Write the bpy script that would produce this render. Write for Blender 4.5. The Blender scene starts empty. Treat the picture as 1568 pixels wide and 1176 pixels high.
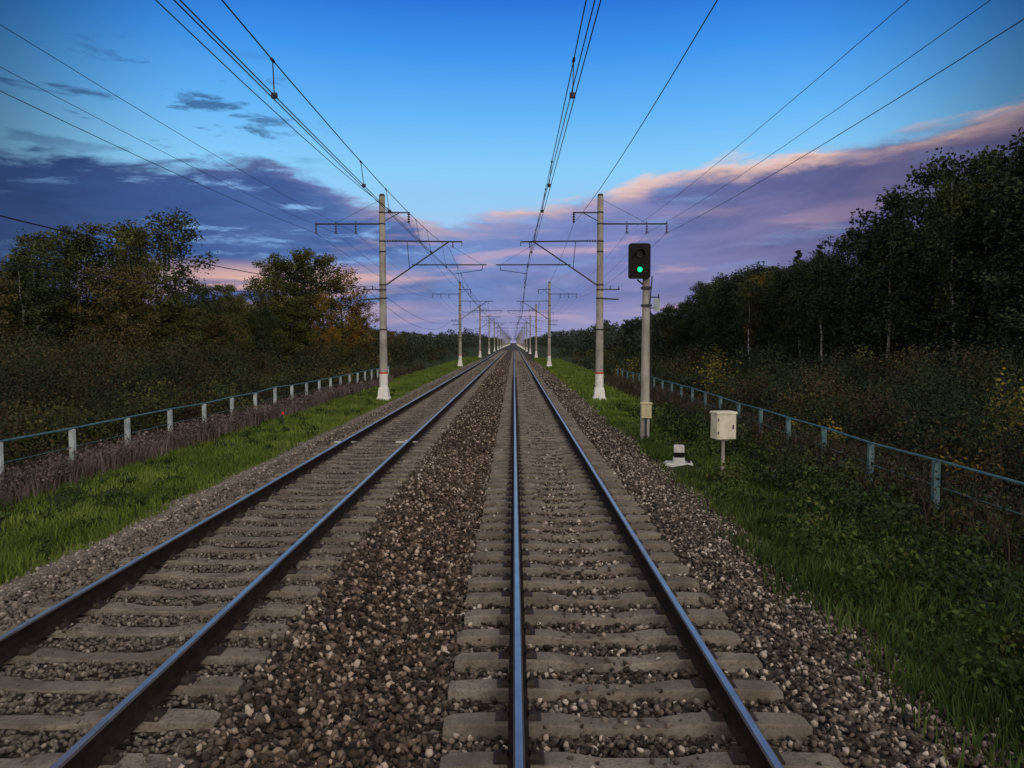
import bpy, math, numpy as np
from mathutils import Vector
R = math.radians
scene = bpy.context.scene
scene.view_settings.view_transform = 'Standard'
scene.view_settings.look = 'None'
scene.view_settings.exposure = 0

def lin(r, g, b):
    f = lambda c: (c/255/12.92) if c/255 <= 0.04045 else ((c/255+0.055)/1.055)**2.4
    return (f(r), f(g), f(b), 1)

# ------------------------------------------------------------------ node helpers
class NT:
    def __init__(s, nt): s.nt = nt; s.L = nt.links
    def n(s, t, **k):
        nd = s.nt.nodes.new(t)
        for a, b in k.items(): setattr(nd, a, b)
        return nd
    def put(s, sock, v):
        if isinstance(v, bpy.types.NodeSocket): s.L.new(v, sock)
        elif v is not None: sock.default_value = v
    def m(s, op, a, b=None, c=None, clamp=False):
        nd = s.n('ShaderNodeMath', operation=op, use_clamp=clamp)
        s.put(nd.inputs[0], a); s.put(nd.inputs[1], b); s.put(nd.inputs[2], c)
        return nd.outputs[0]
    def ss(s, v, a, b, o0=0.0, o1=1.0):
        nd = s.n('ShaderNodeMapRange', interpolation_type='SMOOTHSTEP')
        s.put(nd.inputs[0], v); s.put(nd.inputs[1], a); s.put(nd.inputs[2], b)
        s.put(nd.inputs[3], o0); s.put(nd.inputs[4], o1)
        return nd.outputs[0]
    def mix(s, f, a, b, bt='MIX'):
        nd = s.n('ShaderNodeMix', data_type='RGBA', blend_type=bt)
        s.put(nd.inputs[0], f); s.put(nd.inputs[6], a); s.put(nd.inputs[7], b)
        return nd.outputs[2]
    def ramp(s, v, stops, interp='LINEAR'):
        nd = s.n('ShaderNodeValToRGB'); cr = nd.color_ramp; cr.interpolation = interp
        while len(cr.elements) < len(stops): cr.elements.new(0.5)
        for e, (p, c) in zip(cr.elements, stops):
            e.position = p
            e.color = c if not isinstance(c, (int, float)) else (c, c, c, 1)
        s.put(nd.inputs[0], v)
        return nd.outputs[0]
    def noise(s, vec, scale, detail=4, rough=0.5, dist=0.0):
        nd = s.n('ShaderNodeTexNoise')
        s.put(nd.inputs['Vector'], vec); nd.inputs['Scale'].default_value = scale
        nd.inputs['Detail'].default_value = detail; nd.inputs['Roughness'].default_value = rough
        nd.inputs['Distortion'].default_value = dist
        return nd.outputs[0]
    def xyz(s, x, y, z):
        nd = s.n('ShaderNodeCombineXYZ')
        s.put(nd.inputs[0], x); s.put(nd.inputs[1], y); s.put(nd.inputs[2], z)
        return nd.outputs[0]

def mat(name, rough=0.8, metal=0.0, spec=0.3):
    m = bpy.data.materials.new(name); m.use_nodes = True
    t = NT(m.node_tree); b = m.node_tree.nodes['Principled BSDF']
    b.inputs['Roughness'].default_value = rough
    b.inputs['Metallic'].default_value = metal
    b.inputs['Specular IOR Level'].default_value = spec
    return m, t, b

def pos(t): return t.n('ShaderNodeNewGeometry').outputs['Position']
def island(t): return t.n('ShaderNodeNewGeometry').outputs['Random Per Island']
def bump(t, b, h, strength=0.5, dist=0.02):
    nd = t.n('ShaderNodeBump'); nd.inputs['Strength'].default_value = strength
    nd.inputs['Distance'].default_value = dist
    t.put(nd.inputs['Height'], h); t.L.new(nd.outputs[0], b.inputs['Normal'])

def simple(name, c1, c2=None, scale=4, rough=0.8, metal=0, bs=0.0, spec=0.3):
    m, t, b = mat(name, rough, metal, spec)
    c2 = c2 or tuple(x*0.6 for x in c1[:3])+(1,)
    n = t.noise(pos(t), scale, 5, 0.6)
    t.L.new(t.ramp(n, [(0.35, c2), (0.65, c1)]), b.inputs['Base Color'])
    if bs: bump(t, b, t.noise(pos(t), scale*8, 4), bs, 0.02)
    return m

def leafmat(name, cols, big=0.35, k=1.0):
    m, t, b = mat(name, 0.75, 0, 0.12)
    r = island(t)
    n = t.noise(pos(t), big, 2, 0.6)
    v = t.m('ADD', t.m('MULTIPLY', r, 0.5), t.m('MULTIPLY', t.ss(n, 0.32, 0.68), 0.5))
    st = [(i/(len(cols)-1), tuple(q*k for q in c)+(1,)) for i, c in enumerate(cols)]
    t.L.new(t.ramp(v, st), b.inputs['Base Color'])
    return m

def stonemat(name, d=1.0):
    m, t, b = mat(name, 0.88, 0, 0.15)
    r = island(t)
    c = t.ramp(r, [(0.0, (.026*d, .022*d, .019*d, 1)), (0.4, (.078*d, .064*d, .055*d, 1)), (0.7, (.15*d, .12*d, .10*d, 1)),
                   (0.86, (.26*d, .215*d, .185*d, 1)), (1.0, (.66*d, .58*d, .51*d, 1))])
    sx = t.n('ShaderNodeSeparateXYZ'); t.L.new(pos(t), sx.inputs[0])
    mid = t.m('MULTIPLY', t.ss(sx.outputs[0], -2.3, -1.6), t.ss(sx.outputs[0], -.35, -.75))
    c = t.mix(t.m('MULTIPLY', mid, .7), c, t.mix(1.0, c, (.80, .70, .62, 1), 'MULTIPLY'))
    lft = t.m('MULTIPLY', t.ss(sx.outputs[0], -1.95, -2.3), t.ss(sx.outputs[0], -5.4, -4.9))
    c = t.mix(t.m('MULTIPLY', lft, .6), c, (.17, .152, .13, 1))
    sh = t.ss(sx.outputs[0], -5.0, -5.5)
    c = t.mix(t.m('MULTIPLY', sh, .4), c, (.26, .24, .215, 1))
    t.L.new(c, b.inputs['Base Color'])
    return m

# ------------------------------------------------------------------ mesh helpers
def link(o, parent=None):
    scene.collection.objects.link(o)
    if parent: o.parent = parent
    return o

def np_mesh(name, V, F, mats, midx=None, smooth=False):
    V = np.asarray(V, dtype=np.float32); F = np.asarray(F, dtype=np.int32)
    me = bpy.data.meshes.new(name)
    me.vertices.add(len(V)); me.vertices.foreach_set('co', V.ravel())
    k = F.shape[1]
    me.loops.add(F.size); me.loops.foreach_set('vertex_index', F.ravel())
    me.polygons.add(len(F)); me.polygons.foreach_set('loop_start', np.arange(0, F.size, k, dtype=np.int32))
    if midx is not None: me.polygons.foreach_set('material_index', np.asarray(midx, dtype=np.int32))
    for m in mats: me.materials.append(m)
    if smooth: me.polygons.foreach_set('use_smooth', np.ones(len(F), dtype=bool))
    me.update(calc_edges=True)
    return me

def np_obj(name, V, F, mats, midx=None, parent=None, smooth=False):
    return link(bpy.data.objects.new(name, np_mesh(name, V, F, mats, midx, smooth)), parent)

class MB:
    def __init__(s): s.v = []; s.f = []; s.m = []
    def box(s, x0, x1, y0, y1, z0, z1, m=0, taper=1.0, bev=0.0):
        cx, cy = (x0+x1)/2, (y0+y1)/2; hx, hy = (x1-x0)/2, (y1-y0)/2
        if bev <= 0:
            rings = [(z0, 1, 0), (z1, taper, 0)]
        else:
            rings = [(z0, 1, 0), (z1-bev, taper, 0), (z1, taper, bev)]
        i0 = len(s.v)
        for z, t, ins in rings:
            for sx, sy in ((-1, -1), (1, -1), (1, 1), (-1, 1)):
                s.v.append((cx+sx*(hx*t-ins), cy+sy*(hy*t-ins), z))
        s.f.append((i0+3, i0+2, i0+1, i0)); s.m.append(m)
        for k in range(len(rings)-1):
            for j in range(4):
                a = i0+4*k+j; b = i0+4*k+(j+1) % 4
                s.f.append((a, b, b+4, a+4)); s.m.append(m)
        e = i0+4*(len(rings)-1)
        s.f.append((e, e+1, e+2, e+3)); s.m.append(m)
    def tube(s, p0, p1, r0, r1=None, n=8, m=0, cap=True):
        r1 = r0 if r1 is None else r1
        p0, p1 = Vector(p0), Vector(p1); d = (p1-p0).normalized()
        u = d.orthogonal().normalized(); w = d.cross(u)
        i0 = len(s.v)
        for p, r in ((p0, r0), (p1, r1)):
            for k in range(n):
                a = 2*math.pi*k/n
                s.v.append(tuple(p+u*(r*math.cos(a))+w*(r*math.sin(a))))
        for k in range(n):
            s.f.append((i0+k, i0+(k+1) % n, i0+n+(k+1) % n, i0+n+k)); s.m.append(m)
        if cap:
            s.f.append(tuple(i0+k for k in reversed(range(n)))); s.m.append(m)
            s.f.append(tuple(i0+n+k for k in range(n))); s.m.append(m)
    def insul(s, p0, p1, r, k=4, m=0):
        p0, p1 = Vector(p0), Vector(p1)
        s.tube(p0, p1, r*0.4, n=6, m=m)
        for i in range(k):
            a = p0.lerp(p1, (i+0.3)/k); b = p0.lerp(p1, (i+0.75)/k)
            s.tube(a, b, r, r*0.5, n=8, m=m)
    def path(s, pts, r, n=4, m=0):
        for a, b in zip(pts[:-1], pts[1:]): s.tube(a, b, r, n=n, m=m, cap=False)
    def mesh(s, name, mats, smooth=False):
        me = bpy.data.meshes.new(name); me.from_pydata(s.v, [], s.f)
        for m in mats: me.materials.append(m)
        me.polygons.foreach_set('material_index', s.m)
        if smooth: me.polygons.foreach_set('use_smooth', [len(f) == 4 for f in s.f])
        me.update(); return me
    def obj(s, name, mats, parent=None, smooth=False):
        return link(bpy.data.objects.new(name, s.mesh(name, mats, smooth)), parent)

# ------------------------------------------------------------------ materials
m, t, b = mat('ground_soil_grass', 0.95, 0, .1)
n1 = t.noise(pos(t), 0.6, 5, 0.6); n2 = t.noise(pos(t), 14, 4, 0.7)
c = t.mix(t.ss(n1, .4, .62), (.026, .036, .012, 1), (.045, .065, .018, 1))
c = t.mix(t.ss(n2, .45, .75), c, (.036, .027, .016, 1))
t.L.new(c, b.inputs['Base Color']); bump(t, b, n2, 1.0, 0.08); M_ground = m

m, t, b = mat('ballast_base', 0.92, 0, .1)
vo = t.n('ShaderNodeTexVoronoi'); vo.inputs['Scale'].default_value = 17; t.L.new(pos(t), vo.inputs['Vector'])
sc = t.n('ShaderNodeSeparateColor'); t.L.new(vo.outputs['Color'], sc.inputs[0])
c = t.ramp(sc.outputs[0], [(0, (.018, .015, .013, 1)), (.5, (.06, .05, .043, 1)), (.85, (.13, .11, .09, 1)), (1, (.25, .22, .19, 1))])
t.L.new(c, b.inputs['Base Color']); bump(t, b, vo.outputs['Distance'], 1.0, 0.05); M_ballast = m
M_stone = stonemat('crushed_stone', 0.9)

m, t, b = mat('concrete_sleeper', 0.85, 0, .2)
p = pos(t); n1 = t.noise(p, 2.2, 5, 0.65); n2 = t.noise(p, 34, 4, 0.65)
c = t.mix(t.ss(n1, .3, .7), (.125, .108, .09, 1), (.285, .255, .215, 1))
c = t.mix(t.ss(n2, .46, .68, 0, .65), c, (.075, .06, .05, 1))
r = island(t); c = t.mix(t.m('MULTIPLY', r, 0.45), c, (.12, .10, .084, 1))
t.L.new(c, b.inputs['Base Color']); bump(t, b, n2, 0.7, 0.015); M_sleeper = m

M_railtop = simple('polished_rail_steel', (.98, .78, .60, 1), (.80, .62, .47, 1), 3, 0.36, 1.0)
M_railedge = simple('worn_rail_shoulder', (.16, .14, .125, 1), (.10, .09, .08, 1), 6, 0.5, 0.6)
M_railside = simple('rusty_rail_steel', (.030, .022, .019, 1), (.015, .012, .012, 1), 8, 0.85, 0.0, 0, .05)
M_clip = simple('fastener_steel', (.05, .035, .03, 1), (.02, .016, .014, 1), 10, .7)

m, t, b = mat('mast_concrete', 0.85, 0, .2)
p = pos(t); n1 = t.noise(p, 1.2, 5, .6)
sv = t.n('ShaderNodeVectorMath', operation='MULTIPLY'); sv.inputs[1].default_value = (9, 9, .5); t.L.new(p, sv.inputs[0])
n2 = t.noise(sv.outputs[0], 1.0, 4, .6)
c = t.mix(t.ss(n1, .3, .7), (.25, .235, .22, 1), (.42, .40, .37, 1))
c = t.mix(t.ss(n2, .5, .7, 0, .55), c, (.12, .11, .10, 1)); t.L.new(c, b.inputs['Base Color'])
bump(t, b, t.noise(p, 30, 3), .3, .01); M_mast = m
M_white = simple('white_paint', (.84, .84, .82, 1), (.66, .65, .62, 1), 6, 0.6, 0, .1)
M_dullwhite = simple('weathered_white_paint', (.62, .63, .62, 1), (.42, .42, .41, 1), 7, 0.7, 0, .2)
M_red = simple('red_paint', (.6, .06, .05, 1), (.4, .05, .04, 1), 6, 0.6)
M_dark = simple('dark_steel', (.05, .055, .065, 1), (.03, .032, .038, 1), 6, 0.6, .2)
M_wire = simple('wire_metal', (.022, .025, .035, 1), (.015, .017, .024, 1), 2, 0.6, .2)
M_ins = simple('insulator_glaze', (.10, .08, .09, 1), (.05, .04, .045, 1), 6, 0.3)
M_black = simple('signal_black', (.010, .011, .012, 1), (.006, .006, .007, 1), 6, 0.6, 0, 0, .15)
M_cream = simple('cream_paint', (.62, .56, .36, 1), (.42, .37, .24, 1), 5, 0.6)
M_cab = simple('cabinet_paint', (.74, .72, .60, 1), (.56, .53, .42, 1), 5, 0.55)
M_teal = simple('teal_fence_paint', (.09, .19, .22, 1), (.05, .12, .15, 1), 4, 0.6)
M_postpale = simple('fence_post_pale', (.52, .58, .59, 1), (.24, .30, .32, 1), 3, 0.8)
M_postteal = simple('fence_post_teal', (.13, .22, .24, 1), (.04, .09, .11, 1), 3, .7)
m, t, b = mat('green_lamp', 0.4); b.inputs['Base Color'].default_value = (0, .3, .15, 1)
b.inputs['Emission Color'].default_value = (0.0, 1.0, .36, 1); b.inputs['Emission Strength'].default_value = 1.4; M_green = m
m, t, b = mat('lens_off', 0.2); b.inputs['Base Color'].default_value = (.015, .015, .015, 1); M_lens = m

M_bark = simple('brown_bark', (.055, .043, .034, 1), (.022, .018, .015, 1), 5, .9)
m, t, b = mat('birch_bark', 0.8)
v = t.n('ShaderNodeVectorMath', operation='MULTIPLY'); v.inputs[1].default_value = (1, 1, 4); t.L.new(pos(t), v.inputs[0])
n1 = t.noise(v.outputs[0], 1.6, 3, .6)
t.L.new(t.ramp(n1, [(.42, (.05, .045, .04, 1)), (.5, (.36, .355, .34, 1))]), b.inputs['Base Color']); M_birch = m

L_dark = leafmat('foliage_dark', [(.011, .017, .011), (.025, .038, .020), (.058, .072, .033)])
L_birch = leafmat('foliage_birch', [(.017, .026, .014), (.042, .057, .024), (.098, .108, .042)])
L_olive = leafmat('foliage_olive', [(.024, .033, .013), (.064, .076, .023), (.14, .14, .038)])
L_autumn = leafmat('foliage_autumn', [(.045, .042, .014), (.14, .10, .024), (.30, .165, .032)])
L_brown = leafmat('foliage_brown', [(.034, .030, .016), (.086, .068, .028), (.165, .12, .042)])
L_shrub = leafmat('foliage_shrub', [(.010, .015, .009), (.024, .033, .016), (.055, .058, .026)], .25)
L_shrubr = leafmat('foliage_shrub_green', [(.008, .015, .009), (.019, .030, .015), (.044, .056, .024)], .25)
L_brsh = leafmat('foliage_shrub_brown', [(.016, .014, .009), (.042, .034, .018), (.088, .066, .030)], .25)
L_yellow = leafmat('foliage_yellow', [(.04, .045, .012), (.12, .11, .02), (.30, .23, .035)], .6)
L_far = leafmat('foliage_far_hazed', [(.026, .040, .034), (.045, .062, .046), (.08, .082, .05)], .05)  # bluish tint stands in for distance haze, put into the leaf colour
M_grass = leafmat('grass_green', [(.05, .078, .014), (.10, .150, .026), (.19, .235, .055)], .5)
M_grassr = leafmat('grass_dark_green', [(.019, .034, .010), (.048, .080, .019), (.11, .145, .04)], .55)
M_weed = leafmat('weed_dry', [(.05, .04, .038), (.11, .085, .08), (.23, .185, .175)], .8)
M_weedbr = leafmat('weed_dark_brown', [(.022, .018, .014), (.045, .036, .027), (.09, .075, .055)], .8)
M_weedleaf = leafmat('weed_leaves', [(.012, .022, .007), (.032, .058, .015), (.09, .125, .034)], .8)

# ------------------------------------------------------------------ ground and ballast
GX = [-4000, -200, -60, -14, -11, -9.5, -6.8, -5.6, 2.6, 3.4, 5, 8, 10, 40, 200, 4000]
GZ = [-1.3, -1.3, -1.2, -1.05, -.75, -.55, -.5, -.75, -.75, -.52, -.52, -.62, -1.0, -1.2, -1.3, -1.3]
BX = [-7.1, -6.5, -5.25, -4.85, -2.0, -1.3, -.6, 2.3, 2.55, 4.3]
BZ = [-.62, -.5, -.06, -.045, -.05, -.25, -.265, -.265, -.26, -.62]
def gz(x): return np.interp(x, GX, GZ)
def bz(x): return np.interp(x, BX, BZ)

xs = np.unique(np.concatenate([[-4000, -1500, -600, -200], np.arange(-100, -14, 4), np.arange(-14, 12, .4), np.arange(12, 100, 4), [200, 600, 1500, 4000]]))
ys = np.concatenate([[-300, -60], np.arange(-10, 60, .8), np.arange(60, 200, 5), [260, 400, 700, 1200, 2500, 5000, 9000]])
X, Y = np.meshgrid(xs, ys)
rng = np.random.default_rng(1)
Z = gz(X) + np.where((X > -6.6) & (X < 3.2), 0, rng.normal(0, .025, X.shape))
V = np.stack([X, Y, Z], -1).reshape(-1, 3)
nx = len(xs); I = np.arange(len(ys)-1)[:, None]*nx+np.arange(nx-1)[None]
F = np.stack([I, I+1, I+nx+1, I+nx], -1).reshape(-1, 4)
np_obj('ground', V, F, [M_ground], smooth=True)

xs = np.unique(np.concatenate([np.arange(-7.1, 4.3, .15), [4.3]]))
ys = np.concatenate([np.arange(-10, 60, .3), np.arange(60, 200, 3), [260, 400, 700, 1200, 2500]])
X, Y = np.meshgrid(xs, ys)
Z = bz(X)+rng.normal(0, .008, X.shape)-.012
V = np.stack([X, Y, Z], -1).reshape(-1, 3)
nx = len(xs); I = np.arange(len(ys)-1)[:, None]*nx+np.arange(nx-1)[None]
F = np.stack([I, I+1, I+nx+1, I+nx], -1).reshape(-1, 4)
np_obj('ballast_bed', V, F, [M_ballast], smooth=True)

# stones
phi = (1+5**.5)/2
icoV = np.array([(-1, phi, 0), (1, phi, 0), (-1, -phi, 0), (1, -phi, 0), (0, -1, phi), (0, 1, phi), (0, -1, -phi), (0, 1, -phi), (phi, 0, -1), (phi, 0, 1), (-phi, 0, -1), (-phi, 0, 1)])/1.9
icoF = np.array([(0, 11, 5), (0, 5, 1), (0, 1, 7), (0, 7, 10), (0, 10, 11), (1, 5, 9), (5, 11, 4), (11, 10, 2), (10, 7, 6), (7, 1, 8), (3, 9, 4), (3, 4, 2), (3, 2, 6), (3, 6, 8), (3, 8, 9), (4, 9, 5), (2, 4, 11), (6, 2, 10), (8, 6, 7), (9, 8, 1)])
octV = np.array([(1, 0, 0), (-1, 0, 0), (0, 1, 0), (0, -1, 0), (0, 0, 1), (0, 0, -1)], float)
octF = np.array([(0, 2, 4), (2, 1, 4), (1, 3, 4), (3, 0, 4), (2, 0, 5), (1, 2, 5), (3, 1, 5), (0, 3, 5)])
SP = 0.545
def on_sleeper(x, y, cx, ph):
    yy = (y-ph) % SP
    yy = np.minimum(yy, SP-yy)
    return (np.abs(x-cx) < 1.36) & (yy < .125)
def stones(name, n, y0, y1, r0, r1, bV, bF, seed):
    g = np.random.default_rng(seed)
    x = g.uniform(-6.9, 4.1, n); y = g.uniform(y0, y1, n)
    onr = on_sleeper(x, y, .83, 0); onl = on_sleeper(x, y, -3.42, .2)
    u = g.uniform(size=n)
    mid_r = np.abs(x-.83) < .45
    keep = ~((onr & (u > np.where(mid_r, .2, .04))) | (onl & (u > .15)))
    for rx in (.03, 1.63, -4.22, -2.62): keep &= np.abs(x-rx) > .085
    x, y, onr, onl = x[keep], y[keep], onr[keep], onl[keep]; n = len(x)
    z = bz(x)+np.where(onr, .055, 0)+np.where(onl, .06, 0)
    s = g.uniform(r0, r1, n)*np.where((x > -2) & (x < -.6), 1.12, 1.0)*np.where((x > -4.7) & (x < -2.1), .8, 1.0)*np.where(onr | onl, .8, 1)
    q = g.normal(size=(n, 4)); q /= np.linalg.norm(q, axis=1)[:, None]
    w, a, b_, c = q.T
    Rm = np.stack([1-2*(b_*b_+c*c), 2*(a*b_-c*w), 2*(a*c+b_*w), 2*(a*b_+c*w), 1-2*(a*a+c*c), 2*(b_*c-a*w), 2*(a*c-b_*w), 2*(b_*c+a*w), 1-2*(a*a+b_*b_)], -1).reshape(n, 3, 3)
    k = len(bV)
    P = bV[None]*(1+g.uniform(-.42, .32, (n, k, 1)))*g.uniform(.55, 1.3, (n, 1, 3))
    P = np.einsum('nij,nkj->nki', Rm, P)*s[:, None, None]
    P += np.stack([x, y, z+s*g.uniform(.05, .7, n)], -1)[:, None]
    Fa = (bF[None]+(np.arange(n)*k)[:, None, None]).reshape(-1, 3)
    return P.reshape(-1, 3), Fa
parts = [stones('a', 80000, 3.5, 19, .015, .033, icoV, icoF, 5), stones('b', 50000, 19, 45, .022, .042, octV, octF, 6), stones('c', 38000, 45, 120, .04, .07, octV, octF, 7)]
off = 0; VV = []; FF = []
for v_, f_ in parts: VV.append(v_); FF.append(f_+off); off += len(v_)
np_obj('ballast_gravel', np.concatenate(VV), np.concatenate(FF), [M_stone])

# ------------------------------------------------------------------ railway tracks
def track(cx, dz, ph):
    root = link(bpy.data.objects.new('railway_track', None)); root.location = (cx, 0, dz)
    prof = [(-.075, -.18), (.075, -.18), (.075, -.168), (.012, -.15), (.010, -.045), (.036, -.034), (.037, -.012), (.024, -.001), (-.024, -.001), (-.037, -.012), (-.036, -.034), (-.010, -.045), (-.012, -.15), (-.075, -.168)]
    for nm, rx in (('rail_a', -.797), ('rail_b', .797)):
        ysr = [-10, 20, 60, 200, 600, 2500]
        mb = MB()
        for y in ysr:
            for px, pz in prof: mb.v.append((rx+px, y, pz))
        k = len(prof)
        for i in range(len(ysr)-1):
            for j in range(k):
                a = i*k+j; b2 = i*k+(j+1) % k
                mb.f.append((a, b2, b2+k, a+k)); mb.m.append(1 if j == 7 else (2 if j in (6, 8) else 0))
        mb.obj(nm, [M_railside, M_railtop, M_railedge], root)
    mb = MB(); mc = MB(); g = np.random.default_rng(int(abs(cx)*100))
    st = [(-1.35, -.215, .085, .13), (-1.29, -.19, .095, .14), (-1.05, -.182, .10, .145), (-.5, -.185, .10, .145), (-.25, -.22, .088, .13), (.25, -.22, .088, .13), (.5, -.185, .10, .145), (1.05, -.182, .10, .145), (1.29, -.19, .095, .14), (1.35, -.215, .085, .13)]
    i = -8
    while True:
        y0 = i*SP+ph; i += 1
        if y0 > 260: break
        jx = g.normal(0, .016); jy = g.normal(0, .010); jz = g.normal(0, .005); sk = g.normal(0, .009)
        b0 = len(mb.v)
        for (x, zt, wt, wb) in st:
            y = y0+jy+sk*x
            mb.v += [(x+jx, y-wb, -.36), (x+jx, y-wt, zt-.012+jz), (x+jx, y-wt+.014, zt+jz), (x+jx, y+wt-.014, zt+jz), (x+jx, y+wt, zt-.012+jz), (x+jx, y+wb, -.36)]
        for a in range(len(st)-1):
            for j in range(5):
                q = b0+a*6+j; mb.f.append((q, q+1, q+7, q+6)); mb.m.append(0)
        mb.f.append(tuple(b0+j for j in reversed(range(6)))); mb.m.append(0)
        e = b0+6*(len(st)-1); mb.f.append(tuple(e+j for j in range(6))); mb.m.append(0)
        if y0 < 60:
            for rx in (-.797, .797):
                mc.box(rx-.17, rx+.17, y0-.075, y0+.075, -.19, -.172, 0)
                for sx in (-1, 1):
                    xx = rx+sx*.105
                    mc.box(xx-.035, xx+.035, y0-.05, y0+.05, -.172, -.145, 0, taper=.7)
                    mc.tube((xx, y0, -.15), (xx, y0, -.115), .014, n=6)
    mb.obj('sleepers', [M_sleeper], root)
    mc.obj('rail_fasteners', [M_clip], root)
track(.83, 0.0, 0.0)
track(-3.42, .185, .2)

# ------------------------------------------------------------------ catenary masts
def mast_mesh(d, zg):
    mb = MB()
    P = lambda tt, z, y=0: (d*tt, y, z)
    mb.tube((0, 0, zg-.3), (0, 0, 10.3), .215, .155, n=20, m=0)
    mb.tube((0, 0, 10.3), (0, 0, 10.42), .165, .12, n=16, m=3)
    mb.tube((0, 0, .2), (0, 0, .95), .222, .217, n=20, m=1)
    mb.tube((0, 0, .95), (0, 0, 1.04), .221, .221, n=20, m=2)
    mb.box(-.37, .37, -.37, .37, zg-.3, zg+.22, 1, taper=.9, bev=.03)
    mb.box(-.29, .29, -.29, .29, zg+.2, zg+.72, 1, taper=.82, bev=.03)
    for z in (9.45, 8.86, 7.95, 7.4, 5.66, 5.4, 4.95, 3.3):
        r = .215-.06*(z-zg)/(10.4-zg)+.012
        mb.tube((0, 0, z-.04), (0, 0, z+.04), r, n=12, m=3)
    mb.tube(P(.1, 9.45), P(1.45, 9.45), .035, n=6, m=3)
    mb.tube(P(.1, 9.0), P(.9, 9.43), .022, n=6, m=3)
    mb.insul(P(1.4, 9.42), P(1.4, 8.9), .09, 4, 4)
    mb.tube(P(-.1, 8.86), P(-3.55, 8.86), .04, n=6, m=3)
    mb.tube(P(-.12, 10.1), P(-2.45, 8.9), .012, n=4, m=3)
    for tx in (-1.4, -2.45, -3.5):
        mb.insul(P(tx, 8.8), P(tx, 8.38), .06, 3, 4)
        mb.tube(P(tx-.1, 8.38), P(tx+.1, 8.38), .02, n=5, m=3)
        mb.tube(P(tx, 8.86), P(tx, 9.0), .02, n=5, m=3)
    mb.insul(P(.2, 7.97), P(.75, 7.97), .075, 4, 4)
    mb.tube(P(.7, 7.97), P(4.2, 7.93), .038, n=8, m=3)
    mb.tube(P(4.2, 7.93), P(4.2, 7.7), .02, n=5, m=3)
    mb.insul(P(.2, 5.68), P(.62, 5.97), .075, 4, 4)
    mb.tube(P(.6, 5.96), P(3.5, 7.92), .036, n=8, m=3)
    mb.tube(P(1.3, 7.95), P(1.42, 6.52), .02, n=5, m=3)
    mb.insul(P(3.72, 7.93), P(3.72, 7.6), .05, 3, 4)
    mb.tube(P(1.55, 6.72), P(5.5, 6.72), .032, n=8, m=3)
    mb.insul(P(1.95, 6.72), P(2.4, 6.72), .06, 4, 4)
    mb.tube(P(3.4, 7.85), P(5.2, 6.76), .010, n=4, m=3)
    mb.tube(P(5.3, 6.72), P(5.25, 6.42), .02, n=5, m=3)
    mb.tube(P(5.25, 6.45), P(3.85, 6.24), .018, n=5, m=3)
    mb.tube(P(.1, 5.42), P(-1.05, 5.42), .03, n=6, m=3)
    for tx in (-.55, -1.0): mb.insul(P(tx, 5.42), P(tx, 5.62), .045, 2, 4)
    mb.tube(P(.2, 4.95), P(-1.0, 4.9), .04, n=6, m=3)
    return mb.mesh('catenary_mast', [M_mast, M_white, M_red, M_dark, M_ins], smooth=False)
SPAN = 57; Y0 = 40
mr = mast_mesh(-1, -.5); ml = mast_mesh(1, -.5)
XR, XL = 4.55, -6.95
mys = [Y0+SPAN*i for i in range(-2, 24)]
for y in mys:
    for me, x in ((mr, XR), (ml, XL)):
        o = link(bpy.data.objects.new('catenary_mast', me)); o.location = (x, y, 0)

def span_pts(x0, x1, y, z, sag, n=14, L=SPAN):
    return [(x0+(x1-x0)*i/n, y+L*i/n, z-4*sag*(i/n)*(1-i/n)) for i in range(n+1)]
def overhead(cx, side):
    root = link(bpy.data.objects.new('catenary_wires', None))
    mc, mm, md = MB(), MB(), MB()
    for i, y in enumerate(mys[:-1]):
        near = y < 60
        n = 14 if near else 6
        rr = .008 if near else .012
        s0 = .22*(1 if i % 2 else -1)*side; s1 = -s0
        for o in (-.03, .03): mc.path(span_pts(cx+s0+o, cx+s1+o, y, 6.22, .12, n), rr, m=0)
        x0 = cx+.02*side
        mm.path(span_pts(x0, x0, y, 7.62, 1.0, n), rr*1.15)
        if y < 200:
            for k in range(1, 12):
                f = k/12+(.015 if k % 2 else -.01)
                xc = cx+s0+(s1-s0)*f; zc = 6.22-4*.12*f*(1-f); zm = 7.62-4*1.0*f*(1-f)
                md.tube((xc, y+SPAN*f, zc), (x0, y+SPAN*f, zm), .010, n=4)
                md.box(xc-.04, xc+.04, y+SPAN*f-.03, y+SPAN*f+.03, zc-.01, zc+.06)
                md.tube((x0, y+SPAN*f-.06, zm), (x0, y+SPAN*f+.06, zm), .022, n=6)
    mc.obj('contact_wire', [M_wire], root); mm.obj('messenger_wire', [M_wire], root)
    md.obj('droppers', [M_dark], root)
overhead(.83, 1); overhead(-3.42, -1)
def lines(xm, d):
    root = link(bpy.data.objects.new('power_lines', None))
    specs = [('feeder', 1.4, 8.9, 1.0, .010), ('line_a', -1.4, 8.38, .62, .006), ('line_b', -2.45, 8.38, .75, .006), ('line_c', -3.5, 8.38, .68, .009)]
    if d > 0: specs += [('cable_a', -.55, 5.6, 1.15, .013), ('cable_b', -1.0, 5.6, 1.75, .012)]
    for nm, tt, z, sag, r in specs:
        mb = MB()
        for y in mys[:-1]:
            mb.path(span_pts(xm+d*tt, xm+d*tt, y, z, sag, 14 if y < 60 else 6), r if y < 60 else max(r, .01))
        mb.obj(nm, [M_wire], root)
lines(XR, -1); lines(XL, 1)

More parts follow.
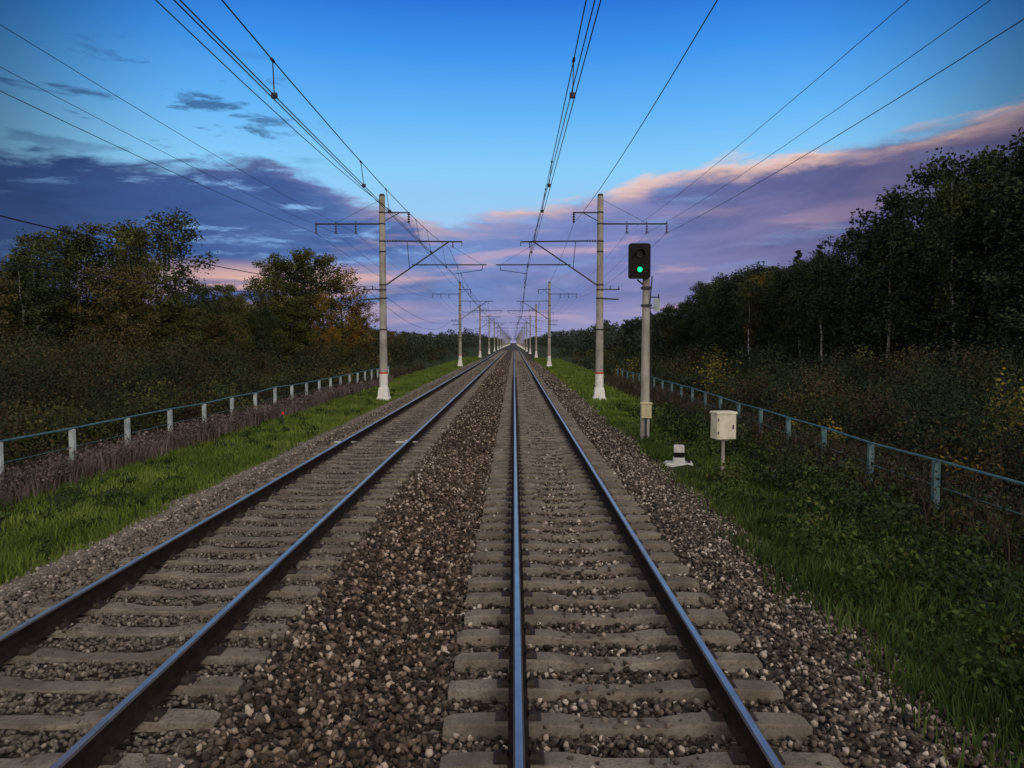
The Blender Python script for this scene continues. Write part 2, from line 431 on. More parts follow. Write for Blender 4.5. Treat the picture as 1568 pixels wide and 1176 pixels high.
# ------------------------------------------------------------------ signal
def signal(x, y):
    root = link(bpy.data.objects.new('railway_signal', None)); root.location = (x, y, 0)
    mb = MB()
    mb.tube((0, 0, -.75), (0, 0, 4.9), .15, .11, n=20)
    mb.obj('post', [M_mast], root, False)
    mb = MB()
    hw, z0, z1, c = .34, 4.62, 5.72, .08
    cx = -.25; yb = -.14
    out = []
    for sx, sz, a0 in ((1, 1, 0), (-1, 1, 90), (-1, -1, 180), (1, -1, 270)):
        for k in range(4):
            a = R(a0+30*k)
            out.append((cx+sx*(hw-c)+c*math.cos(a), (z1-c if sz > 0 else z0+c)+c*math.sin(a)))
    n = len(out)
    for yy in (yb-.10, yb+.06):
        for px, pz in out: mb.v.append((px, yy, pz))
    mb.f.append(tuple(range(n))); mb.m.append(0)
    mb.f.append(tuple(n+k for k in reversed(range(n)))); mb.m.append(0)
    for k in range(n): mb.f.append((k, n+k, n+(k+1) % n, (k+1) % n)); mb.m.append(0)
    mb.box(cx-.2, cx+.2, yb+.06, yb+.36, z0+.1, z1-.1, 0)
    for lz in (5.38, 4.9):
        rv = .135
        i0 = len(mb.v); seg = 12
        for yy, rr in ((yb-.10, rv), (yb-.36, rv*.97)):
            for k in range(seg+1):
                a = R(-20+220*k/seg); mb.v.append((cx+rr*math.cos(a), yy, lz+rr*math.sin(a)))
        for k in range(seg): mb.f.append((i0+k, i0+k+1, i0+seg+2+k, i0+seg+1+k)); mb.m.append(0)
        mb.tube((cx, yb-.135, lz), (cx, yb-.10, lz), .115, .125, n=16, m=1)
    mb.tube((cx, yb-.165, 4.9), (cx, yb-.14, 4.9), .07, .08, n=16, m=2)
    mb.obj('signal_head', [M_black, M_lens, M_green], root)
    mb = MB()
    mb.tube((-.02, 0, 4.55), (.0, 0, 5.6), .045, n=8)
    mb.tube((-.3, -.05, 4.6), (.02, 0, 4.35), .025, n=6)
    mb.box(-.14, .16, -.17, .17, 4.3, 4.38); mb.box(-.14, .16, -.16, .16, 3.75, 3.82)
    mb.tube((.1, -.12, 3.8), (.16, -.14, 4.7), .02, n=6)
    mb.tube((.1, 0, 4.05), (.42, 0, 4.05), .02, n=6)
    mb.tube((.1, 0, 3.7), (.42, 0, 3.72), .02, n=6)
    mb.tube((.4, 0, 3.6), (.4, 0, 4.15), .02, n=6)
    mb.tube((.13, -.1, 3.8), (.16, -.12, .7), .012, n=5)
    mb.obj('brackets', [M_dark], root)
    mb = MB(); mb.box(.24, .44, -.03, -.01, 3.6, 4.0, 0); mb.obj('number_plate', [M_postpale], root)
    mb = MB()
    mb.box(-.16, .16, -.30, -.12, .22, .68, 0, taper=.97, bev=.03); mb.box(-.18, .18, -.32, -.10, .66, .71, 0, bev=.01)
    mb.tube((0, -.22, -.6), (0, -.22, .22), .03, n=8, m=1)
    mb.obj('junction_box', [M_cream, M_dark], root)
signal(4.2, 24)

def cabinet(x, y):
    mb = MB()
    mb.tube((0, 0, -.8), (0, 0, .22), .045, .04, n=10, m=1)
    mb.box(-.1, .1, -.08, .08, .20, .25, 1)
    mb.box(-.25, .25, -.17, .17, .25, .88, 0, bev=.02)
    mb.box(-.27, .27, -.19, .20, .86, .92, 0, bev=.015)
    mb.box(-.21, .21, -.178, -.168, .30, .83, 0)
    mb.box(.15, .18, -.20, -.176, .50, .60, 2)
    mb.tube((-.22, -.185, .38), (-.22, -.185, .44), .014, n=6, m=2); mb.tube((-.22, -.185, .70), (-.22, -.185, .76), .014, n=6, m=2)
    o = mb.obj('relay_cabinet', [M_cab, M_mast, M_dark]); o.location = (x, y, 0); o.rotation_euler[2] = R(12)
cabinet(5.15, 18.4)
def coil(x, y):
    mb = MB()
    mb.box(-.36, .36, -.28, .28, -.62, -.44, 0, taper=.96, bev=.02)
    mb.box(-.15, .15, -.13, .13, -.44, -.30, 0, taper=.92, bev=.01)
    mb.box(-.12, .12, -.12, .12, -.30, -.17, 1)
    mb.box(-.13, .13, -.13, .13, -.17, .0, 0, taper=.96, bev=.015)
    mb.tube((.13, 0, -.33), (.28, 0, -.44), .03, n=6, m=1)
    o = mb.obj('track_cable_terminal', [M_dullwhite, M_black]); o.location = (x, y, 0); o.rotation_euler[2] = R(-10)
coil(4.2, 19.0)
def clearing(x, y):   # trampled places in front of equipment
    return ((np.abs(x-4.2) < .5) & (y > 17.6) & (y < 19.4)) | ((np.abs(x-5.1) < .25) & (y > 17.9) & (y < 18.6))
def marker(x, y):
    mb = MB(); mb.tube((0, 0, -.6), (0, 0, .0), .02, n=6, m=1); mb.box(-.05, .05, -.01, .01, -.05, .06, 0)
    o = mb.obj('trackside_marker', [M_red, M_dark]); o.location = (x, y, 0)
marker(-8.5, 27.5)
for xx in (-4.22, -2.62):
    mb = MB(); mb.box(-.28, .28, -.05, .05, -.02, .015, 0, bev=.01); mb.box(-.05, .05, -.07, .07, .015, .05, 0, bev=.01)
    o = mb.obj('rail_clamp', [M_dullwhite]); o.location = (xx-.15, 19.3, .04)

# ------------------------------------------------------------------ fences
def fence(fx, y0, y1, top, pm, seed, hw):
    mb = MB(); g = np.random.default_rng(seed); y = y0; tops = []
    while y < y1:
        x = fx(y); tz = top+g.normal(0, .02); zg = float(gz(x))
        mb.box(x-hw, x+hw, y-.05, y+.05, zg-.1, tz, 0, bev=.01)
        tops.append((x, y, tz)); y += 2.7
    for a, c2 in zip(tops[:-1], tops[1:]):
        mb.tube((a[0], a[1], a[2]+.02), (c2[0], c2[1], c2[2]+.02), .026, n=6, m=1)
        mb.tube((a[0], a[1], a[2]-.45), (c2[0], c2[1], c2[2]-.45), .009, n=4, m=1)
        mb.tube((a[0], a[1], a[2]-.8), (c2[0], c2[1], c2[2]-.8), .012, n=4, m=1)
    mb.obj('trackside_fence', [pm, M_teal])
fence(lambda y: -11.0-.004*y, 10.6, 68, .45, M_postpale, 3, .062)
fence(lambda y: 7.7+.03*min(max(y-12, 0), 30), 5.6, 64, .42, M_postteal, 4, .055)

# ------------------------------------------------------------------ vegetation generators
def frames(n, g):
    a = g.normal(size=(n, 3)); a /= np.linalg.norm(a, axis=1)[:, None]
    b_ = g.normal(size=(n, 3)); b_ -= (a*b_).sum(1)[:, None]*a; b_ /= np.linalg.norm(b_, axis=1)[:, None]
    return a, b_
def leafq(C, S, g):
    n = len(C); a, b_ = frames(n, g)
    S = S[:, None]
    V = np.stack([C-a*S*.5, C+b_*S*.32, C+a*S*.5, C-b_*S*.32], 1).reshape(-1, 3)
    return V, np.arange(4*n).reshape(n, 4)
def tubeq(pts, rad, n=6):
    pts = np.array(pts, float); V = []
    for i, p in enumerate(pts):
        d = pts[min(i+1, len(pts)-1)]-pts[max(i-1, 0)]; d /= np.linalg.norm(d)
        u = np.cross(d, (1, 0, 0) if abs(d[0]) < .8 else (0, 1, 0)); u /= np.linalg.norm(u); w = np.cross(d, u)
        for k in range(n):
            a = 2*math.pi*k/n; V.append(p+rad[i]*(u*math.cos(a)+w*math.sin(a)))
    F = []
    for i in range(len(pts)-1):
        for k in range(n): F.append((i*n+k, i*n+(k+1) % n, (i+1)*n+(k+1) % n, (i+1)*n+k))
    return np.array(V), np.array(F)
class Acc:
    def __init__(s): s.V = []; s.F = []; s.M = []; s.o = 0
    def add(s, V, F, m):
        s.V.append(V); s.F.append(F+s.o); s.M.append(np.full(len(F), m)); s.o += len(V)
    def get(s): return np.concatenate(s.V), np.concatenate(s.F), np.concatenate(s.M)

def gen_tree(acc, seed, H, W, cb, kind, ls, per, base=(0, 0, 0), nl=26, tm=0, lm=1):
    g = np.random.default_rng(seed); base = np.array(base, float)
    wob = np.cumsum(g.normal(0, H*.006, (9, 2)), 0); wob[0] = 0
    tp = np.array([(wob[i, 0], wob[i, 1], H*.97*i/8) for i in range(9)])
    r0 = H*.0105+.03
    V, F = tubeq(tp+base, [r0*(1-.93*i/8) for i in range(9)], 7); acc.add(V, F, tm)
    C = []; S = []
    for i in range(nl):
        q = (i+g.uniform(0, .8))/nl
        h = H*(cb+(.98-cb)*q)
        if kind == 'spruce': w = W*(1-q)**.9+.15
        elif kind == 'birch': w = W*(.35+1.0*min(q*2.5, 1)*(1-q)**.7)
        else: w = W*(.3+.9*math.sqrt(max(0, 4*q*(1-q)))*(1-.25*q))
        a = i*2.4+g.uniform(-.5, .5); L = w*g.uniform(.5, 1.2)
        p0 = np.array([np.interp(h, tp[:, 2], tp[:, 0]), np.interp(h, tp[:, 2], tp[:, 1]), h])
        rise = {'spruce': -.22, 'birch': .35, 'round': .4}[kind]*L
        p1 = p0+np.array([math.cos(a)*L, math.sin(a)*L, min(rise, H*.99-h)])
        pm = (p0+p1)/2+np.array([0, 0, .1*L])
        V, F = tubeq(np.array([p0, pm, p1])+base, [r0*.32*(1-q*.7), r0*.2*(1-q*.7), .012], 4); acc.add(V, F, tm if kind != 'birch' else 2)
        for f in (.4, .7, 1.0):
            if kind == 'spruce': cr = (.22*W*(1-q)+.15)
            else: cr = W*g.uniform(.12, .25)
            c = p0+(p1-p0)*f+g.normal(0, .15*cr+.05, 3)
            k = int(per*g.uniform(.5, 1.3)*(1.0 if f > .5 else .7))
            sg = np.array([cr, cr, cr*(.45 if kind == 'spruce' else .75)])
            pts = c+np.clip(g.normal(size=(k, 3)), -1.9, 1.9)*sg*.75
            if kind == 'birch': pts[:, 2] -= np.abs(g.normal(0, .35, k))
            C.append(pts); S.append(g.uniform(.6, 1.3, k)*ls)
    C = np.concatenate(C)+base; S = np.concatenate(S)
    V, F = leafq(C, S, g); acc.add(V, F, lm)

def tree_mesh(name, seed, H, W, cb, kind, ls, per, bark, leaf, nl=26):
    acc = Acc(); gen_tree(acc, seed, H, W, cb, kind, ls, per, nl=nl)
    V, F, Mi = acc.get(); return np_mesh(name, V, F, [bark, leaf, M_bark], Mi)

protos = {
 'birch': [tree_mesh('birch_tree', s, 15, 2.4, .28, 'birch', .24, 85, M_birch, L_birch, 32) for s in (11, 12, 13, 14)],
 'tallbirch': [tree_mesh('birch_tree', s, 16, 2.6, .36, 'birch', .24, 100, M_birch, l, 28) for s, l in ((15, L_birch), (16, L_dark), (17, L_birch))],
 'edgebirch': [tree_mesh('birch_tree', s, 15, 2.2, .5, 'birch', .22, 90, M_birch, L_birch, 22) for s in (18, 19)],
 'dark': [tree_mesh('deciduous_tree', s, 14, 3.3, .08, 'round', .26, 110, M_bark, L_dark, 36) for s in (21, 22, 23)],
 'green': [tree_mesh('deciduous_tree', s, 14, 3.4, .10, 'round', .26, 105, M_bark, L_olive, 34) for s in (24, 25)],
 'autumn': [tree_mesh('autumn_tree', s, 14, 3.2, .10, 'round', .25, 105, M_bark, L_autumn, 34) for s in (31, 32)],
 'brown': [tree_mesh('autumn_tree', s, 12, 3.0, .08, 'round', .25, 100, M_bark, L_brown, 32) for s in (33, 34)],
 'spruce': [tree_mesh('spruce_tree', s, 15, 2.4, .08, 'spruce', .22, 60, M_bark, L_dark, 44) for s in (41,)],
}
baseH = {'birch': 15, 'tallbirch': 16, 'edgebirch': 15, 'dark': 14, 'green': 14, 'autumn': 14, 'brown': 12, 'spruce': 15}
onm = {'birch': 'birch_tree', 'tallbirch': 'birch_tree', 'edgebirch': 'birch_tree', 'dark': 'deciduous_tree', 'green': 'deciduous_tree', 'autumn': 'autumn_tree', 'brown': 'autumn_tree', 'spruce': 'spruce_tree'}
gT = np.random.default_rng(77)
def put(kind, x, y, H, wid=1.0):
    me = protos[kind][gT.integers(len(protos[kind]))]
    o = link(bpy.data.objects.new(onm[kind], me)); s = H/baseH[kind]
    o.location = (x, y, float(gz(x))-.05); ws = s*wid*gT.uniform(.9, 1.1)
    o.scale = (ws, ws, s); o.rotation_euler[2] = gT.uniform(0, 6.28)

for k, x, y, H, w in [
 ('brown', -40.5, 57, 9, 1.1), ('birch', -39.5, 60, 10.5, 1.3), ('birch', -39.5, 62, 12.4, 1.2), ('green', -41, 66, 13, 1.1), ('birch', -39.5, 67, 14.2, 1.3),
 ('dark', -39.5, 70, 13.0, 1.1), ('brown', -35.5, 66, 10, 1.1), ('green', -39, 77, 15.6, .9), ('brown', -37.5, 74, 11, .9), ('birch', -37.4, 83, 18.2, 1.35), ('birch', -40, 80, 16, 1.1),
 ('dark', -38, 91, 10.5, 1.1), ('green', -37, 95, 11.0, 1.0), ('green', -37, 100, 9.8, 1), ('birch', -38, 104, 10.4, 1.2), ('green', -37, 110, 13, 1.1), ('green', -35.7, 115, 16.2, 1.15),
 ('dark', -34.6, 118, 16.2, 1.15), ('green', -33.4, 120, 18, 1.2), ('green', -30.8, 122, 17.4, 1.15), ('autumn', -28.0, 124, 15, 1.15), ('autumn', -26.2, 128, 10.5, 1.1), ('brown', -29, 140, 8.5, 1.1),
 ('autumn', -30, 117, 11, 1.15), ('green', -33, 112, 10.5, 1.2), ('autumn', -26.5, 110, 6, 1.2), ('dark', -35, 105, 8.5, 1.2), ('brown', -36, 92, 7, 1.2), ('green', -35, 80, 7.4, 1.3),
 ('brown', -27.5, 165, 6, 1.3), ('green', -29, 190, 6, 1.3), ('dark', -27, 150, 6, 1.3)]:
    put(k, x, y, H, w)
ykinds = ['tallbirch', 'dark', 'birch', 'dark', 'dark']
y = 40
i = 0
while y < 230:
    H = np.interp(y, [40, 61, 64, 74, 78, 100, 140, 175, 230], [17.4, 17.2, 15.8, 14.8, 12.6, 13.2, 14.4, 11.4, 9.5])*gT.uniform(.92, 1.06)
    put(ykinds[i % 5], 34.5+gT.uniform(-1.2, 1.5), y, float(H), 1.1)
    if i % 2 == 0: put('dark', 38+gT.uniform(-1, 1), y+1.5, float(H)*.95, 1.15)
    if i % 2 == 1: put('dark', 32.6+gT.uniform(-.8, .8), y+.8, float(H)*gT.uniform(.42, .6), 1.3)
    if i % 11 == 4: put('green', 35+gT.uniform(-1, 1), y+2, float(H)*.95, .9)
    y += gT.uniform(2.6, 3.8)*(1 if y < 120 else 1.6); i += 1
put('spruce', 36, 95, 15.8, .9); put('spruce', 35.7, 88, 15.6, .9); put('spruce', 37, 91.5, 13.9, .9)
for xx, yy, hh in ((31.4, 53.6, 15.6), (31.0, 62.5, 14), (31.2, 76, 12.2), (30.4, 97, 12)): put('edgebirch', xx, yy, hh, 1.0)
put('autumn', 33, 100, 12.4, .8); put('brown', 31, 150, 7, 1.2)

def forest(name, pts, leaf, ls, per, nl, bark=None):
    acc = Acc()
    for j, (x, y, H, W) in enumerate(pts):
        gen_tree(acc, 1000+j, H, W, .05, 'round', ls, per, (x, y, float(gz(x))), nl)
    V, F, Mi = acc.get(); np_obj(name, V, F, [bark or M_bark, leaf], Mi)
g = np.random.default_rng(5)
pts = [(g.uniform(40, 58), yy, float(np.interp(yy, [40, 61, 78, 140, 230], [14.5, 14.5, 11.5, 12, 9]))*g.uniform(.85, 1.0), 3.6) for yy in np.arange(44, 230, 2.2)]
forest('forest', pts, L_dark, .5, 30, 22)
pts = [(g.uniform(-60, -43), yy, float(np.interp(yy, [50, 70, 90, 110, 130], [8.5, 11, 8, 9, 12]))*g.uniform(.8, 1.0), 3.6) for yy in np.arange(56, 150, 2.2)]
forest('forest', pts, L_dark, .5, 30, 22)
pts = []
for sgn in (-1, 1):
    y = 150
    while y < 2200:
        for r_ in range(2):
            x = sgn*(28+g.uniform(0, 8)+r_*12 + (3 if sgn < 0 else 0))
            Hm = 6.5 if sgn < 0 else 9.0
            if y > 500: Hm = 11
            pts.append((x, y+g.uniform(-3, 3), Hm*g.uniform(.65, 1.2), 3.6+y*.002))
        y += 5+y*.018
forest('distant_treeline', pts, L_far, .8, 14, 16)

def thicket(name, bushes, leaf, seed):
    g = np.random.default_rng(seed); acc = Acc()
    for (x, y, H, W) in bushes:
        dist = math.hypot(x, y)
        ls = .06+dist*.0020; n = int(min(1700, 5.0*H*W/(ls*ls)*.5))
        zb = float(gz(x))
        nb = 5+int(H*2)
        cen = np.stack([g.normal(0, W*.35, nb), g.normal(0, W*.35, nb), g.uniform(.25, .95, nb)*H*.85], -1)
        ci = g.integers(nb, size=n)
        P = cen[ci]+np.clip(g.normal(size=(n, 3)), -2, 2)*np.array([W*.2, W*.2, H*.15])
        P[:, 2] = np.abs(P[:, 2]); P += (x, y, zb)
        V, F = leafq(P, g.uniform(.6, 1.3, n)*ls, g); acc.add(V, F, 1)
        if dist < 60:
            for c in cen[:7]:
                V, F = tubeq([(x, y, zb-.1), (x+c[0]*.6, y+c[1]*.6, zb+c[2]*.6), (x+c[0]*1.1, y+c[1]*1.1, zb+c[2]*1.25)], [.02, .012, .004], 3); acc.add(V, F, 0)
    V, F, Mi = acc.get(); np_obj(name, V, F, [M_bark, leaf], Mi)
g = np.random.default_rng(9)
def belt(sgn, xa, xb, n, hn, hf, y1=210, pw=1.7):
    out = []
    for k in range(n):
        y = 9+(g.uniform()**pw)*y1
        x = sgn*(xa+(xb-xa)*g.uniform())
        if abs(x)/max(y, 1) > .85: y = abs(x)/.85+g.uniform(0, 25)
        f = (abs(x)-xa)/(xb-xa)
        H = (hn+(hf-hn)*min(1, f*2.2))*g.uniform(.65, 1.22)
        out.append((x, y, H, g.uniform(1.1, 2.0)*(.7+.3*H/2)))
    return out
bl = belt(-1, 12.8, 37, 330, 1.9, 3.6)+belt(-1, 12.4, 16, 70, 1.2, 1.9, 70)
thicket('shrub_thicket', bl[:220]+bl[360:], L_shrub, 1); thicket('shrub_thicket', bl[220:300], L_brsh, 2); thicket('shrub_thicket', bl[300:330], L_dark, 3); thicket('shrub_thicket', bl[330:360], L_olive, 3)
br = belt(1, 9.6, 33, 320, 1.3, 3.1)+belt(1, 9.3, 15, 110, 1.2, 2.1, 80)
thicket('shrub_thicket', br[:210]+br[350:], L_shrubr, 4); thicket('shrub_thicket', br[210:260]+br[320:350], L_brsh, 5); thicket('shrub_thicket', br[260:300], L_dark, 6); thicket('shrub_thicket', br[300:320], L_olive, 7)
for k, (x, y, H, W) in enumerate([(11.8, 45, 3.3, 1.6), (13.2, 48, 2.9, 1.4), (9.6, 22.5, 1.3, .8), (12.3, 18, 2.9, 1.4), (13.8, 20.5, 3.5, 1.6), (10, 25, 1.0, .7), (-14, 60, 2.2, 1.5), (-15.5, 85, 2.6, 2), (9.5, 60, 2.4, 1.6), (11.5, 30, 1.9, 1.2), (10.4, 16.5, 1.4, .9), (6.6, 21.5, .9, .6), (7.0, 15.5, .8, .6)]):
    thicket('yellow_bush', [(x, y, H, W)], L_yellow if k in (0, 2, 3, 5, 8) else (L_autumn if k in (1, 6, 7, 10) else L_olive), 50+k)

def blades(name, n, xr, yr, h0, h1, w0, matl, seed, xlim=None, ypow=1.0, lean=.5, wscale=0.0):
    g = np.random.default_rng(seed)
    y = yr[0]+(yr[1]-yr[0])*g.uniform(size=n)**ypow
    x = g.uniform(xr[0], xr[1], n)
    ph = np.sin(x*2.1+seed)+np.sin(y*1.7+x)+np.sin(y*.63+2)+np.sin(x*5.3+y*3.1)
    keep = g.uniform(size=n) < np.clip(.72+.2*ph, .2, 1)
    if xlim is not None: keep &= xlim(x, y, g)
    keep &= ~clearing(x, y)
    x, y, ph = x[keep], y[keep], ph[keep]; n = len(x)
    z = np.maximum(gz(x), np.where((x > -7.1) & (x < 4.3), bz(x), -9))-.02
    h = g.uniform(h0, h1, n)*(1+.14*ph); w = w0*g.uniform(.6, 1.4, n)*(1+wscale*y)
    a = g.uniform(0, 6.28, n); la = g.uniform(0, 6.28, n); ll = h*lean*g.uniform(.2, 1, n)
    dx, dy = np.cos(a)*w, np.sin(a)*w; lx, ly = np.cos(la)*ll, np.sin(la)*ll
    V = np.stack([np.stack([x-dx, y-dy, z], -1), np.stack([x+dx, y+dy, z], -1),
                  np.stack([x+dx*.7+lx*.4, y+dy*.7+ly*.4, z+h*.6], -1), np.stack([x-dx*.7+lx*.4, y-dy*.7+ly*.4, z+h*.6], -1),
                  np.stack([x+lx, y+ly, z+h], -1)], 1).reshape(-1, 3)
    b0 = np.arange(n)*5
    F1 = np.concatenate([np.stack([b0, b0+1, b0+2], -1), np.stack([b0, b0+2, b0+3], -1), np.stack([b0+3, b0+2, b0+4], -1)])
    return np_obj(name, V, F1, [matl])
le = lambda x, y, g: x < -6.35+g.normal(0, .2, len(x))-.15*np.sin(y*.9)-.12*np.sin(y*2.3)
re_ = lambda x, y, g: x > np.clip(3.25+.04*(y-5), 3.2, 3.9)+g.normal(0, .18, len(x))+.15*np.sin(y*1.1)+.12*np.sin(y*2.7)
blades('grass', 90000, (-10.3, -5.9), (7, 45), .06, .19, .009, M_grass, 61, xlim=le, ypow=1.3, wscale=.03)
blades('grass', 40000, (-10.6, -6.2), (40, 160), .1, .25, .03, M_grass, 62, xlim=le, ypow=1.3, wscale=.01)
blades('grass', 80000, (3.0, 9.2), (3.5, 30), .07, .24, .008, M_grassr, 63, xlim=re_, ypow=1.3, wscale=.03)
blades('grass', 26000, (3.4, 6.4), (15, 34), .06, .18, .01, M_grass, 67, xlim=re_, ypow=1.0, wscale=.02)
blades('grass', 40000, (3.6, 9.2), (28, 150), .1, .28, .028, M_grass, 64, xlim=re_, ypow=1.4, wscale=.01)
blades('dry_weeds', 14000, (-11.0, -9.6), (8, 60), .28, .62, .008, M_weed, 65, ypow=1.3, lean=.35, wscale=.03)
blades('dry_weeds', 12000, (-12.6, -10.6), (8, 90), .3, .8, .009, M_weedbr, 68, ypow=1.3, lean=.4, wscale=.03)
blades('dry_weeds', 16000, (6.6, 10.2), (6, 60), .3, .8, .009, M_weedbr, 66, ypow=1.3, lean=.4, wscale=.03)
def plumes(n, xr, yr, seed, matl, h0, h1):
    g = np.random.default_rng(seed); y = yr[0]+(yr[1]-yr[0])*g.uniform(size=n)**1.3; x = g.uniform(*xr, n); h = g.uniform(h0, h1, n)
    C = []; S = []
    for i in range(n):
        k = 9; tt = g.uniform(0, 1, k)
        C.append(np.stack([x[i]+g.normal(0, .025, k), y[i]+g.normal(0, .025, k), float(gz(x[i]))+h[i]*(.55+.45*tt)], -1)); S.append(g.uniform(.025, .06, k)*(1+.03*y[i]))
    V, F = leafq(np.concatenate(C), np.concatenate(S), g); np_obj('dry_weeds', V, F, [matl])
plumes(2400, (-11.4, -9.7), (9, 50), 81, M_weed, .4, .78)
plumes(1400, (7.0, 9.8), (7, 50), 82, M_weedbr, .4, .9)
def weeds(name, n, xr, yr, seed, matl, hmax):
    g = np.random.default_rng(seed); C = []; S = []
    for k in range(n):
        y = yr[0]+(yr[1]-yr[0])*g.uniform()**1.4; x = g.uniform(*xr)
        if x < 3.5+.04*y or (3.4 < x < 5.7 and 16.8 < y < 19.6): continue
        h = g.uniform(.12, hmax); r = g.uniform(.12, .38); m_ = int(60+170*r)
        z = float(gz(x))
        P = g.normal(size=(m_, 3))*(r*.5, r*.5, h*.3)+(x, y, z+h*.5); P[:, 2] = np.maximum(P[:, 2], z)
        C.append(P); S.append(g.uniform(.03, .075, m_)*(1+y*.03))
    V, F = leafq(np.concatenate(C), np.concatenate(S), g); np_obj(name, V, F, [matl])
weeds('leafy_weeds', 640, (3.7, 9.5), (4, 35), 71, M_weedleaf, .6)
weeds('leafy_weeds', 420, (5.2, 10), (4, 30), 72, L_shrubr, .85)
weeds('leafy_weeds', 70, (6, 10), (4, 30), 74, L_brsh, .7)
weeds('leafy_weeds', 50, (4.4, 8), (7, 30), 75, L_olive, .6)
def weedsl(n, seed):
    g = np.random.default_rng(seed); C = []; S = []
    for k in range(n):
        y = 9+40*g.uniform()**1.3; x = g.uniform(-10.2, -6.8); h = g.uniform(.08, .3); r = g.uniform(.1, .25); m_ = 60; z = float(gz(x))
        C.append(g.normal(size=(m_, 3))*(r*.5, r*.5, h*.3)+(x, y, z+h*.5)); S.append(g.uniform(.03, .06, m_)*(1+y*.03))
    V, F = leafq(np.concatenate(C), np.concatenate(S), g); np_obj('leafy_weeds', V, F, [M_weedleaf])
weedsl(130, 73)

# ------------------------------------------------------------------ sky (world)
w = bpy.data.worlds.new('sky'); scene.world = w; w.use_nodes = True
t = NT(w.node_tree); bg = w.node_tree.nodes['Background']
tc_ = t.n('ShaderNodeTexCoord').outputs['Generated']
sp = t.n('ShaderNodeSeparateXYZ'); t.L.new(tc_, sp.inputs[0]); x, y, z = sp.outputs
az = t.m('ARCTAN2', x, y)
hor = t.m('SQRT', t.m('ADD', t.m('MULTIPLY', x, x), t.m('MULTIPLY', y, y)))
te = t.m('DIVIDE', z, t.m('MAXIMUM', hor, .02))
def azramp(stops):
    v = t.m('DIVIDE', t.m('ADD', az, .8), 1.6, clamp=True)
    return t.ramp(v, [((a+.8)/1.6, c) for a, c in stops])
E = azramp([(-.6, .205), (-.423, .215), (-.324, .230), (-.254, .215), (-.197, .180), (-.127, .160), (.01, .182), (.139, .203), (.264, .228), (.42, .240), (.6, .262)])
nv = t.xyz(t.m('MULTIPLY', az, 5.2), t.m('MULTIPLY', t.m('SUBTRACT', te, t.m('MULTIPLY', t.m('MAXIMUM', az, 0.0), .12)), 19.0), 0.3)
n1 = t.noise(nv, 1.0, 6, .62, .3)
nv2 = t.xyz(t.m('MULTIPLY', az, 5.0), t.m('MULTIPLY', t.m('SUBTRACT', te, t.m('MULTIPLY', az, .05)), 40.0), 4.7)
n2 = t.noise(nv2, 1.0, 5, .55, .4)
nv3 = t.xyz(t.m('MULTIPLY', az, 8.0), t.m('MULTIPLY', te, 34.0), 9.1)
n3 = t.noise(nv3, 1.0, 6, .64, .3)
sd = t.m('SUBTRACT', t.m('ADD', E, t.m('MULTIPLY', t.m('SUBTRACT', n1, .5), azramp([(-.6, .12), (-.1, .13), (.1, .07), (.6, .06)]))), te)
sd = t.m('ADD', sd, t.m('MULTIPLY', t.m('SUBTRACT', n3, .5), .05))
mask = t.ss(sd, -.006, .016)
blue = t.ramp(t.m('MULTIPLY', te, 1.6, clamp=True), [(0.0, lin(165, 180, 220)), (.24, lin(160, 200, 240)), (.36, lin(136, 204, 248)), (.48, lin(98, 178, 246)), (.6, lin(62, 148, 236)), (.72, lin(36, 112, 214)), (.85, lin(26, 86, 184)), (1, lin(24, 66, 150))])
cl = azramp([(-.62, lin(38, 60, 106)), (-.4, lin(58, 88, 146)), (-.22, lin(86, 118, 180)), (-.08, lin(112, 138, 196)), (.12, lin(122, 132, 188)), (.3, lin(120, 118, 164)), (.45, lin(98, 94, 136)), (.62, lin(60, 60, 92))])
cl = t.mix(t.ss(n1, .42, .66, 0, .65), cl, azramp([(-.6, lin(30, 48, 90)), (-.2, lin(56, 82, 142)), (.1, lin(88, 104, 164)), (.6, lin(62, 60, 98))]))
lightpatch = t.m('MULTIPLY', t.ss(n3, .52, .66), azramp([(-.6, .12), (-.3, .85), (-.1, .7), (.1, .3), (.6, .05)]))
lightpatch = t.m('MULTIPLY', lightpatch, t.ss(te, .05, .13))
cl = t.mix(lightpatch, cl, lin(138, 184, 236))
streak = t.m('MULTIPLY', t.ss(n2, .54, .72), azramp([(-.6, .0), (-.35, .06), (-.12, .42), (.15, .62), (.35, .35), (.6, .06)]))
streak = t.m('MULTIPLY', streak, t.ss(te, .22, .1))
cl = t.mix(streak, cl, lin(230, 182, 186))
hz = t.m('MULTIPLY', t.ss(te, .08, .0), azramp([(-.6, .15), (-.3, .4), (0, .8), (.3, .6), (.6, .3)]))
cl = t.mix(hz, cl, lin(156, 152, 194))
gl = t.m('MULTIPLY', t.m('MULTIPLY', t.ss(te, .02, .06), t.ss(te, .11, .08)), azramp([(-.55, 0.0), (-.35, .8), (-.2, .7), (-.1, .1), (.6, 0.0)]))
cl = t.mix(t.m('MULTIPLY', gl, t.ss(n2, .38, .58)), cl, lin(240, 188, 168))
edge = t.m('MULTIPLY', t.ss(sd, .036, .006), azramp([(-.5, .0), (-.22, .1), (-.1, .6), (.05, .9), (.4, .9), (.6, .4)]))
edge = t.m('MULTIPLY', edge, t.ss(n1, .38, .58))
cl = t.mix(edge, cl, lin(248, 206, 186))
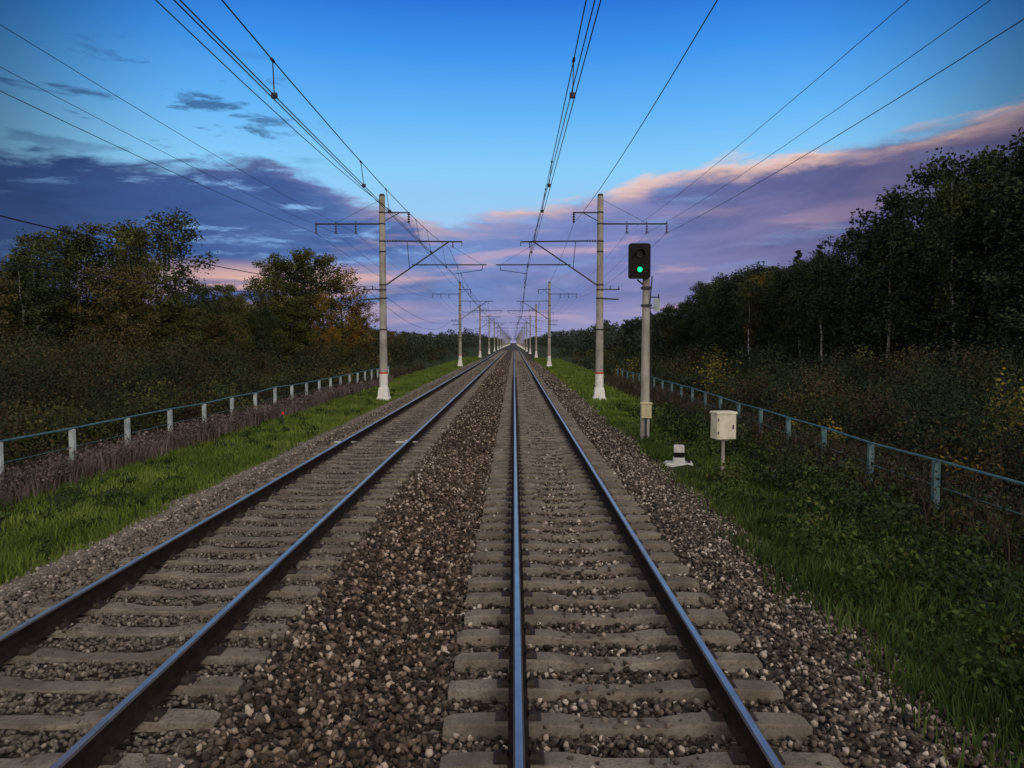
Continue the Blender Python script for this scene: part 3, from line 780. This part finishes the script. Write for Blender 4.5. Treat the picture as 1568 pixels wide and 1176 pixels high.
dp = t.n('ShaderNodeVectorMath', operation='DOT_PRODUCT'); t.L.new(tc_, dp.inputs[0]); dp.inputs[1].default_value = (0, .985, .17)
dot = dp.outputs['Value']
sky_vignette = t.ss(dot, .80, .94, .28, 1.0)  # lens-like corner darkening, painted into the blue sky colour
fc = t.n('ShaderNodeCombineColor'); [t.put(fc.inputs[i], sky_vignette) for i in range(3)]
blue = t.mix(1.0, blue, fc.outputs[0], 'MULTIPLY')
wz = t.m('MULTIPLY', t.ss(n3, .53, .64), t.m('MULTIPLY', t.ss(az, -.2, -.34), t.m('MULTIPLY', t.ss(te, .2, .25), t.ss(te, .37, .31))))
blue = t.mix(t.m('MULTIPLY', wz, .7), blue, lin(32, 56, 106))
front = t.mix(mask, blue, cl)
back_fill = (.68, .63, .59, 1)  # unseen sky behind and overhead, brightened as added fill for the ground
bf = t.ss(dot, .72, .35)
col = t.mix(bf, front, back_fill)
sky = t.n('ShaderNodeTexSky'); sky.sky_type = 'NISHITA'; sky.sun_disc = False
sky.sun_elevation = R(25); sky.sun_rotation = R(155)
nd = t.n('ShaderNodeVectorMath', operation='SCALE'); t.L.new(sky.outputs[0], nd.inputs[0]); nd.inputs['Scale'].default_value = .002
col = t.mix(1.0, col, nd.outputs[0], 'ADD')
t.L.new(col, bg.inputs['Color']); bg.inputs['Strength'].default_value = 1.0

sun = bpy.data.lights.new('sun', 'SUN'); sun.energy = 1.0; sun.angle = R(18); sun.color = (1.0, .86, .72)
so = link(bpy.data.objects.new('sun', sun))
a = R(155); el = R(25)
d = Vector((math.sin(a)*math.cos(el), math.cos(a)*math.cos(el), math.sin(el)))
so.rotation_euler = d.to_track_quat('Z', 'Y').to_euler()

# ------------------------------------------------------------------ camera
cam = bpy.data.cameras.new('camera'); co = link(bpy.data.objects.new('camera', cam))
cam.sensor_width = 36; cam.lens = 26.4; cam.clip_end = 12000; cam.clip_start = .05
co.location = (0, 0, 2.6); co.rotation_euler = (R(90-3.14), 0, R(.15))
scene.camera = co
